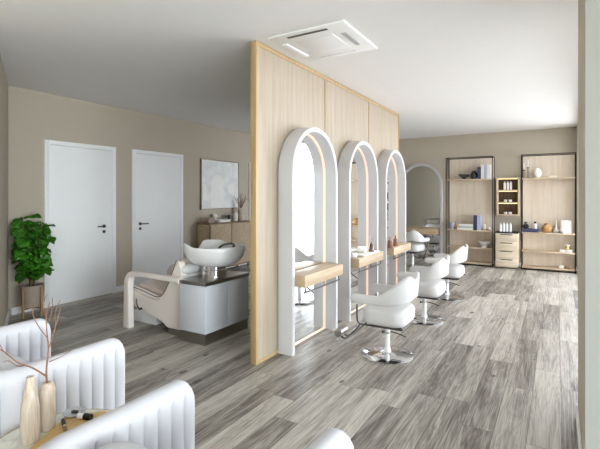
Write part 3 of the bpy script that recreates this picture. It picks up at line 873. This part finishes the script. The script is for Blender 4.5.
# ---------------------------------------------------------------- left wall: sideboard, painting, plant
t = thing('sideboard', 'woven rattan front sideboard against the wall below the painting', 'sideboard', (-5.33, 6.1, 0))
sx0, sx1, sy0, sy1 = XW+.016, -5.17, 5.56, 6.70
bm = B(); box(bm, sx0, sx1, sy0, sy1, .10, .92, .004); part('body', bm, M['walnut'], t)
ym = (sy0+sy1)/2
for a, b in ((sy0+.02, ym-.012), (ym+.012, sy1-.01)):
    bm = B(); box(bm, sx1+.0003, sx1+.012, a, b, .13, .895, .003); dr = part('door', bm, M['rattan'], t, label='woven rattan door')
bm = B(); box(bm, sx0+.02, sx1-.02, sy0-.006, sy0-.0003, .13, .895, .002); part('side_panel', bm, M['rattan'], t)
for x in (sx0+.03, sx1-.03):
    for y in (sy0+.04, sy1-.04):
        bm = B(); tube(bm, [(x, y, 0), (x, y, .0998)], [.012, .02], 12); part('leg', bm, M['walnut'], t)
zt = .9206
bm = B(); prism(bm, rrect(-.085, .085, 0, .10, .035), 'x', -.06, .06)
single('storage_box', bm, M['pot'], 'rounded grey box at the near end of the sideboard top', 'box', (-5.33, 5.72, zt))
bm = B(); cushion(bm, -.10, .10, -.16, .16, 0, .045, .03, .012, .003)
single('towel', bm, M['paper'], 'folded white towel lying on the sideboard', 'towel', (-5.30, 6.0, zt))
single('ornament', lath([(0, 0), (.045, 0), (.05, .02), (.03, .06), (.045, .09), (.05, .12), (.035, .15), (0, .16)]), M['plaster'], 'small rounded white ornament behind the folded towel', 'ornament', (-5.43, 5.96, zt))
single('candle', lath([(0, 0), (.035, 0), (.035, .12), (0, .118)]), M['charcoal'], 'dark candle on the sideboard beside the white jar', 'candle', (-5.36, 6.30, zt))
single('jar', lath([(0, 0), (.045, 0), (.048, .06), (.046, .13), (.03, .15), (.02, .17), (0, .17)]), M['plaster'], 'white lidded jar on the sideboard between the candle and the vase', 'jar', (-5.30, 6.40, zt))
t = thing('vase', 'pale turned wood vase of dried stems at the far end of the sideboard', 'vase', (-5.32, 6.60, zt))
lpart('body', lath([(0, 0), (.06, 0), (.075, .04), (.075, .09), (.05, .13), (.06, .17), (.066, .205), (.04, .24), (.028, .25), (0, .24)], 24), M['vase_wood'], t)
bm = B()
for k in range(9):
    a = k*.8; r_ = .05+.05*(k % 3)
    tube(bm, smooth_path([(0, 0, .22), (r_*.4*math.cos(a), r_*.4*math.sin(a), .34), (r_*math.cos(a), r_*math.sin(a), .44+.03*(k % 4))], 3), .005, 5)
lpart('dried_stems', bm, M['twig'], t)

t = thing('painting', 'square abstract painting of a pale arch in a thin frame above the sideboard', 'painting', (XW+.02, 6.17, 1.61))
fy0, fy1, fz0, fz1 = 5.66, 6.72, 1.155, 2.075
bm = B()
for a, b, c_, d_ in ((fy0, fy0+.016, fz0, fz1), (fy1-.016, fy1, fz0, fz1), (fy0+.016, fy1-.016, fz0, fz0+.016), (fy0+.016, fy1-.016, fz1-.016, fz1)):
    box(bm, XW+.001, XW+.035, a, b, c_, d_, .002)
part('frame', bm, M['silver'], t)
bm = B(); box(bm, XW+.003, XW+.022, fy0+.0165, fy1-.0165, fz0+.0165, fz1-.0165)
def patch(pts, x):
    f = bm.faces.new([bm.verts.new((x, y, z_)) for y, z_ in pts]); f.material_index = 1
x = XW+.0226
yc, zc, r = 6.11, 1.60, .16
patch([(yc-r-.03, fz0+.02)]+[(yc+r*math.cos(PI-PI*k/14)-.03*(1-k/14), zc+1.25*r*math.sin(PI*k/14)) for k in range(15)]+[(yc+r, fz0+.02)], x)
patch([(6.40, 1.45), (6.55, 1.42), (6.60, 1.58), (6.50, 1.66), (6.40, 1.60)], x)
patch([(5.70, 1.35), (5.82, 1.3), (5.80, 1.62), (5.72, 1.6)], x)
part('canvas', bm, [M['canvas'], M['canvas_w']], t)

t = thing('potted_plant', 'bushy fiddle leaf fig in a taupe pot on a wooden stand by the first door', 'plant', (-5.262, 2.672, 0))
bm = B(); lathe(bm, [(0, .115), (.095, .115), (.10, .12), (.118, .36), (.12, .365), (.106, .365), (.10, .34), (0, .34)], n=36); lpart('pot', bm, M['pot'], t)
bm = B(); lathe(bm, [(0, .3405), (.099, .3405), (.05, .352), (0, .355)], n=24); lpart('soil', bm, M['soil'], t)
bm = B()
for k in range(4):
    a = math.radians(20+90*k)
    tube(bm, [(.128*math.cos(a), .128*math.sin(a), 0), (.128*math.cos(a), .128*math.sin(a), .35)], .012, 10)
for k in range(2):
    a = math.radians(20+90*k); tube(bm, [(-.128*math.cos(a), -.128*math.sin(a), .10), (.128*math.cos(a), .128*math.sin(a), .10)], .010, 8)
lpart('stand', bm, M['bamboo'], t, label='wooden four legged stand')
bm = B(); stems = []
for k in range(4):
    a = k*1.6+.3; tip = Vector((.13*math.cos(a), .13*math.sin(a), 1.05+.05*(k % 3)))
    pth = smooth_path([(.02*math.cos(a), .02*math.sin(a), .345), (.05*math.cos(a+.4), .05*math.sin(a+.4), .62), tuple(tip)], 8)
    stems.append(pth); tube(bm, pth, [.010-.005*i/(len(pth)-1) for i in range(len(pth))], 7)
lpart('stem', bm, M['bark'], t)
bm = B(); rng = random.Random(3)
def leaf(bm, p, az, pitch, L, roll):
    """broad obovate leaf, cupped and folded along the midrib"""
    R = Matrix.Rotation(az, 4, 'Z') @ Matrix.Rotation(-pitch, 4, 'Y') @ Matrix.Rotation(roll, 4, 'X')
    rows = []
    for i in range(8):
        u = i/7; w = L*.46*(math.sin(PI*min(1, u*.97+.015))**.75)*(.62+.55*u)
        x = L*(.10+.95*u); zc = -.25*L*u*u
        rows.append([tuple(Vector(p)+(R @ Vector((x, w*v, zc+.16*w*abs(v)+.012*math.sin(9*u+5*v)))) ) for v in (-1, -.6, -.2, 0, .2, .6, 1)])
    grid(bm, rows)
    tube(bm, [tuple(p), tuple(Vector(p)+(R @ Vector((L*.12, 0, 0))))], .0025, 5)
for pth in stems:
    for k in range(34):
        f = .28+.72*k/33
        i = f*(len(pth)-1); i0 = int(i); p = pth[i0].lerp(pth[min(i0+1, len(pth)-1)], i-i0)
        az = k*2.4+rng.uniform(-.4, .4)
        leaf(bm, p, az, rng.uniform(-.9+.5*(f < .42), .9-.6*(f > .9)), rng.uniform(.13, .20), rng.uniform(-.6, .6))
off = Vector((-5.262, 2.672, 0))
for v in bm.verts:                            # leaves bend away from the two walls
    g = v.co+off
    if g.x < XW+.025: g.x = XW+.025+.15*random.random()*.1
    dd_ = (Vector((g.x, g.y))-p0).dot(-nrm)
    if dd_ < .03: g.x -= nrm.x*(.03-dd_); g.y -= nrm.y*(.03-dd_)
    v.co = g-off
lpart('foliage', bm, M['leaf'], t)

# ---------------------------------------------------------------- lounge: armchairs and table
def armchair(label, loc):
    """local: open side towards +Y, back at -Y; origin under the middle of the open edge"""
    t = thing('armchair', label, 'armchair', loc, 0, 'white channel tufted armchairs')
    W, Dp, Th, R = .74, .66, .10, .20         # outer width, depth, wall thickness, outer corner
    hw = W/2-Th/2; rc = R-Th/2; dp = Dp-Th/2
    La = dp-rc; arc = PI/2*rc; Lb = 2*(hw-rc); tot = 2*La+2*arc+Lb
    def plan(s, off):
        if s < La: return (hw+off, -s)
        s -= La
        if s < arc: a = -s/rc; return (hw-rc+(rc+off)*math.cos(a), -La+(rc+off)*math.sin(a))
        s -= arc
        if s < Lb: return (hw-rc-s, -dp-off)
        s -= Lb
        if s < arc: a = -PI/2-s/rc; return (-hw+rc+(rc+off)*math.cos(a), -La+(rc+off)*math.sin(a))
        s -= arc
        return (-hw-off, -La+s)
    n_fl = round(tot/.058); fw = tot/n_fl
    bm = B(); rows = []; per = 10; N = n_fl*per
    for k in range(N+1):
        s = tot*k/N; e = min(s, tot-s)
        ztop = .722+.006*sm(La*.55, La+arc*.9, e)
        rf = .055
        if e < rf: ztop -= rf-math.sqrt(max(0, rf*rf-(rf-e)**2))
        q = (k % per)/per; fl = math.sqrt(max(0, 1-(2*q-1)**2))      # 0 at a seam, 1 mid-channel
        endf = min(1, e/.03)
        h2 = Th/2; row = []
        edge = .022*(1-math.sqrt(max(0, 1-(1-min(1, e/.022))**2)))
        def o(zf): return -.015*(1-fl)*zf*endf-edge
        prof = [(h2, .06, 1), (h2, .30, 1), (h2, ztop-.085, 1), (h2, ztop-.055, .75), (h2-.003, ztop-.035, 0), (h2-.015, ztop-.014, 0), (h2-.033, ztop-.002, 0), (0, ztop, 0)]
        for off, z, zf in prof: row.append((off+o(zf), z))
        for off, z, zf in prof[-2::-1]: row.append((-(off+o(zf)), z))
        rows.append([(*plan(s, off), z) for off, z in row])
    grid(bm, rows, cv=True, cap0=True, cap1=True)
    lpart('back_and_arms', bm, M['velvet'], t, angle=50)
    bm = B(); cushion(bm, -hw+Th/2+.006, hw-Th/2-.006, -dp+Th/2+.012, -.012, .22, .43, .09, .05, .02); lpart('seat_cushion', bm, M['velvet'], t)
    bm = B(); cushion(bm, -hw+Th/2+.03, hw-Th/2-.03, -.145, .125, -.105, .105, .07, .09, .012)
    bmesh.ops.rotate(bm, verts=bm.verts, cent=(0, 0, 0), matrix=Matrix.Rotation(math.radians(76), 3, 'X'))
    bmesh.ops.translate(bm, verts=bm.verts, vec=(0, -.435, .590)); lpart('back_cushion', bm, M['velvet'], t, label='smooth loose back cushion')
    bm = B(); box(bm, -hw+Th/2+.006, hw-Th/2-.006, -dp+Th/2+.03, -.03, .06, .2195, .01); lpart('seat_base', bm, M['velvet'], t)
    for x in (-.25, .25):
        for y in (-.09, -.52):
            bm = B(); tube(bm, [(x, y, 0), (x, y, .0605)], [.014, .02], 12); lpart('leg', bm, M['brass'], t)
    return t
a1 = armchair('white channel tufted armchair behind the round table with the wooden vases', (-2.143, 1.335, 0))
a2 = dup(a1, (-.875, 1.165, 0), 0, 'white channel tufted armchair in front of the round table, nearest the open floor')

TX, TY, TZ = -1.512, .87, .52
t = thing('round_table', 'small round marble topped table between the two white armchairs', 'table', (TX, TY, 0))
bm = B(); lathe(bm, [(0, TZ-.018), (.235, TZ-.018), (.243, TZ-.014), (.245, TZ-.004), (.241, TZ), (0, TZ)], n=64); lpart('tabletop', bm, M['marble'], t)
bm = B(); lathe(bm, [(.2455, TZ-.018), (.25, TZ-.018), (.25, TZ-.002), (.2455, TZ-.002)], n=64); lpart('rim', bm, M['brass'], t)
bm = B(); lathe(bm, [(0, 0), (.16, 0), (.16, .01), (.02, .02), (.018, TZ-.03), (.06, TZ-.0185), (0, TZ-.0185)], n=40); lpart('pedestal', bm, M['brass'], t)
TT = TZ+.0006
bm = lath([(0, 0), (.026, 0), (.0285, .01), (.031, .07), (.030, .12), (.022, .175), (.0135, .222), (.0125, .233), (.008, .233), (0, .20)], 28)
single('vase', bm, M['vase_wood'], 'taller empty pale wooden vase tapering to a narrow neck on the round table', 'vase', (-1.618, .815, TT), 'wooden vases on the round table')
t = thing('vase', 'shorter straight wooden vase holding a bare branch on the round table', 'vase', (-1.648, .892, TT), 0, 'wooden vases on the round table')
lpart('body', lath([(0, 0), (.024, 0), (.026, .008), (.0275, .06), (.026, .11), (.0265, .15), (.020, .172), (.014, .178), (.010, .177), (0, .14)], 28), M['vase_wood'], t)
bm = B()
# branch: right/left along the camera's own right direction is (c, s) in plan
rd = Vector((.857, .5155, 0)); fd = Vector((-.5155, .857, 0))
def tw(pts, r0, r1):
    P = smooth_path([tuple(rd*a+fd*b+Vector((0, 0, z_))) for a, b, z_ in pts], 5)
    tube(bm, P, [r0+(r1-r0)*i/(len(P)-1) for i in range(len(P))], 6)
tw([(0, 0, .15), (-.004, .0, .22), (-.002, .01, .30), (-.014, .02, .36), (-.022, .03, .42), (-.012, .035, .47)], .0042, .0016)
tw([(-.004, 0, .20), (-.05, -.01, .235), (-.10, -.02, .26), (-.15, -.02, .30), (-.20, -.03, .33)], .0034, .0012)
tw([(-.07, -.013, .245), (-.12, .01, .235), (-.16, .02, .25), (-.19, .03, .24)], .0022, .001)
tw([(-.10, -.02, .26), (-.14, -.03, .30), (-.155, -.04, .34)], .0018, .001)
tw([(-.002, .01, .30), (.012, .03, .37), (.006, .04, .43), (.020, .05, .475)], .0026, .001)
tw([(-.010, .016, .34), (-.035, 0, .39), (-.05, -.01, .44), (-.04, -.02, .48)], .0022, .001)
tw([(-.018, .024, .39), (-.002, .03, .43), (.002, .03, .49)], .0018, .0009)
tw([(-.022, .03, .42), (-.04, .04, .46), (-.03, .05, .50)], .0016, .0008)
tw([(0, .012, .25), (.04, .03, .265), (.07, .05, .285)], .0018, .0009)
tw([(.008, .02, .35), (.03, .02, .42), (.032, .03, .455)], .0016, .0008)
lpart('branch', bm, M['twig'], t, label='bare brown branch')
bm = B(); prism(bm, [(-1.668, .975), (-1.578, 1.085), (-1.37, .98), (-1.45, .72), (-1.535, .73)], 'z', 0, .006)
ob = obj('board', bm, M['tan'], None, org=(-1.54, .9, 0)); ob.location = (-1.54, .9, TT); tag(ob, 'tan board lying on the round marble table', 'board')
bm = lath([(0, 0), (.022, 0), (.038, .008), (.043, .016), (.040, .017), (.02, .008), (0, .007)], 32)
single('dish', bm, M['stone'], 'round grey stone dish at the back of the marble table', 'dish', (-1.658, 1.005, TT))
bm = B(); cushion(bm, -.014, .014, -.006, .006, 0, .010, .005, .004, .002); bmesh.ops.rotate(bm, verts=bm.verts, cent=(0, 0, 0), matrix=Matrix.Rotation(.5, 3, 'Z'))
single('pebble', bm, M['charcoal'], 'small dark pebble lying in the grey stone dish', 'pebble', (-1.658, 1.005, TT+.0095))
t = thing('tube', 'dark lipstick shaped tube lying on the tan board', 'tube', (-1.58, .925, TT+.0062))
a_, b_ = Vector((-1.637, .945, 0)), Vector((-1.540, .90, 0)); dd = b_-a_
o_ = Vector((-1.58, .925, 0))
def seg(f0, f1, r_): 
    bm = B(); p, q = a_+dd*f0-o_, a_+dd*f1-o_; tube(bm, [(p.x, p.y, .0075), (q.x, q.y, .0075)], r_, 14); return bm
lpart('barrel', seg(0, .48, .0075), M['black'], t); lpart('ring', seg(.485, .60, .0072), M['brass'], t); lpart('cap', seg(.605, 1, .0075), M['walnut'], t)
t = thing('jar', 'small white jar lying on the tan board with a black cap', 'jar', (-1.585, .995, TT+.0062))
p, q, r_ = (-.025, -.004, .011), (.002, .004, .011), (.03, .010, .011)
bm = B(); tube(bm, [p, q], .0105, 16); lpart('body', bm, M['ceramic'], t)
bm = B(); tube(bm, [(.0022, .0041, .0125), (.031, .0125, .0125)], .0125, 16); lpart('cap', bm, M['black'], t, label='black cap')
bm = lath([(0, 0), (.028, 0), (.038, .005), (.040, .008), (.037, .008), (.026, .003), (0, .003)], 36)
single('saucer', bm, M['marble'], 'thin pale saucer near the table edge beside the taller vase', 'saucer', (-1.642, .742, TT))

# ---------------------------------------------------------------- light
w = bpy.data.worlds.new('World'); sc.world = w; w.use_nodes = True
nt = w.node_tree; bg = nt.nodes['Background']; bg.inputs[1].default_value = 12.0
tc = nt.nodes.new('ShaderNodeTexCoord'); sx = nt.nodes.new('ShaderNodeSeparateXYZ'); rp = nt.nodes.new('ShaderNodeValToRGB')
nt.links.new(tc.outputs['Generated'], sx.inputs[0])
mr = nt.nodes.new('ShaderNodeMapRange'); mr.inputs['From Min'].default_value = -1; nt.links.new(sx.outputs[2], mr.inputs[0])
nt.links.new(mr.outputs[0], rp.inputs[0]); nt.links.new(rp.outputs[0], bg.inputs[0])
e = rp.color_ramp.elements      # pale ground below the horizon, bright overcast sky above
e[0].position = .42; e[0].color = (.74, .75, .77, 1); e[1].position = .52; e[1].color = (.91, .955, 1.0, 1)
def portal(loc, rot, wd):
    L = bpy.data.lights.new('window_portal', 'AREA'); L.shape = 'RECTANGLE'; L.size = wd; L.size_y = 2.5
    L.cycles.is_portal = True
    o = bpy.data.objects.new('window_portal', L); C.objects.link(o)
    o.location = loc; o.rotation_euler = rot
portal((XE+.19, (FY0+FY1)/2, 1.31), (PI/2, 0, PI/2), FY1-FY0)
portal((XL+.19, (LY0+LY1)/2, 1.31), (PI/2, 0, PI/2), LY1-LY0)

# ---------------------------------------------------------------- camera
f = 428.0
cam = bpy.data.cameras.new('Camera'); cam.sensor_width = 36; cam.sensor_fit = 'HORIZONTAL'
cam.lens = f/600*36; cam.shift_y = -(224.5-196)/600; cam.clip_start = .02
co = bpy.data.objects.new('Camera', cam); C.objects.link(co)
co.location = (0, 0, 1.40); co.rotation_euler = (PI/2, 0, math.atan(257.5/f))
sc.camera = co
vs = sc.view_settings
vs.view_transform = 'Standard'; vs.look = 'None'; vs.gamma = 1; vs.exposure = 0.82
vs.use_curve_mapping = False
cy = sc.cycles
cy.max_bounces = 14; cy.diffuse_bounces = 8; cy.glossy_bounces = 6; cy.transparent_max_bounces = 12
cy.use_denoising = True
cy.sample_clamp_indirect = 8
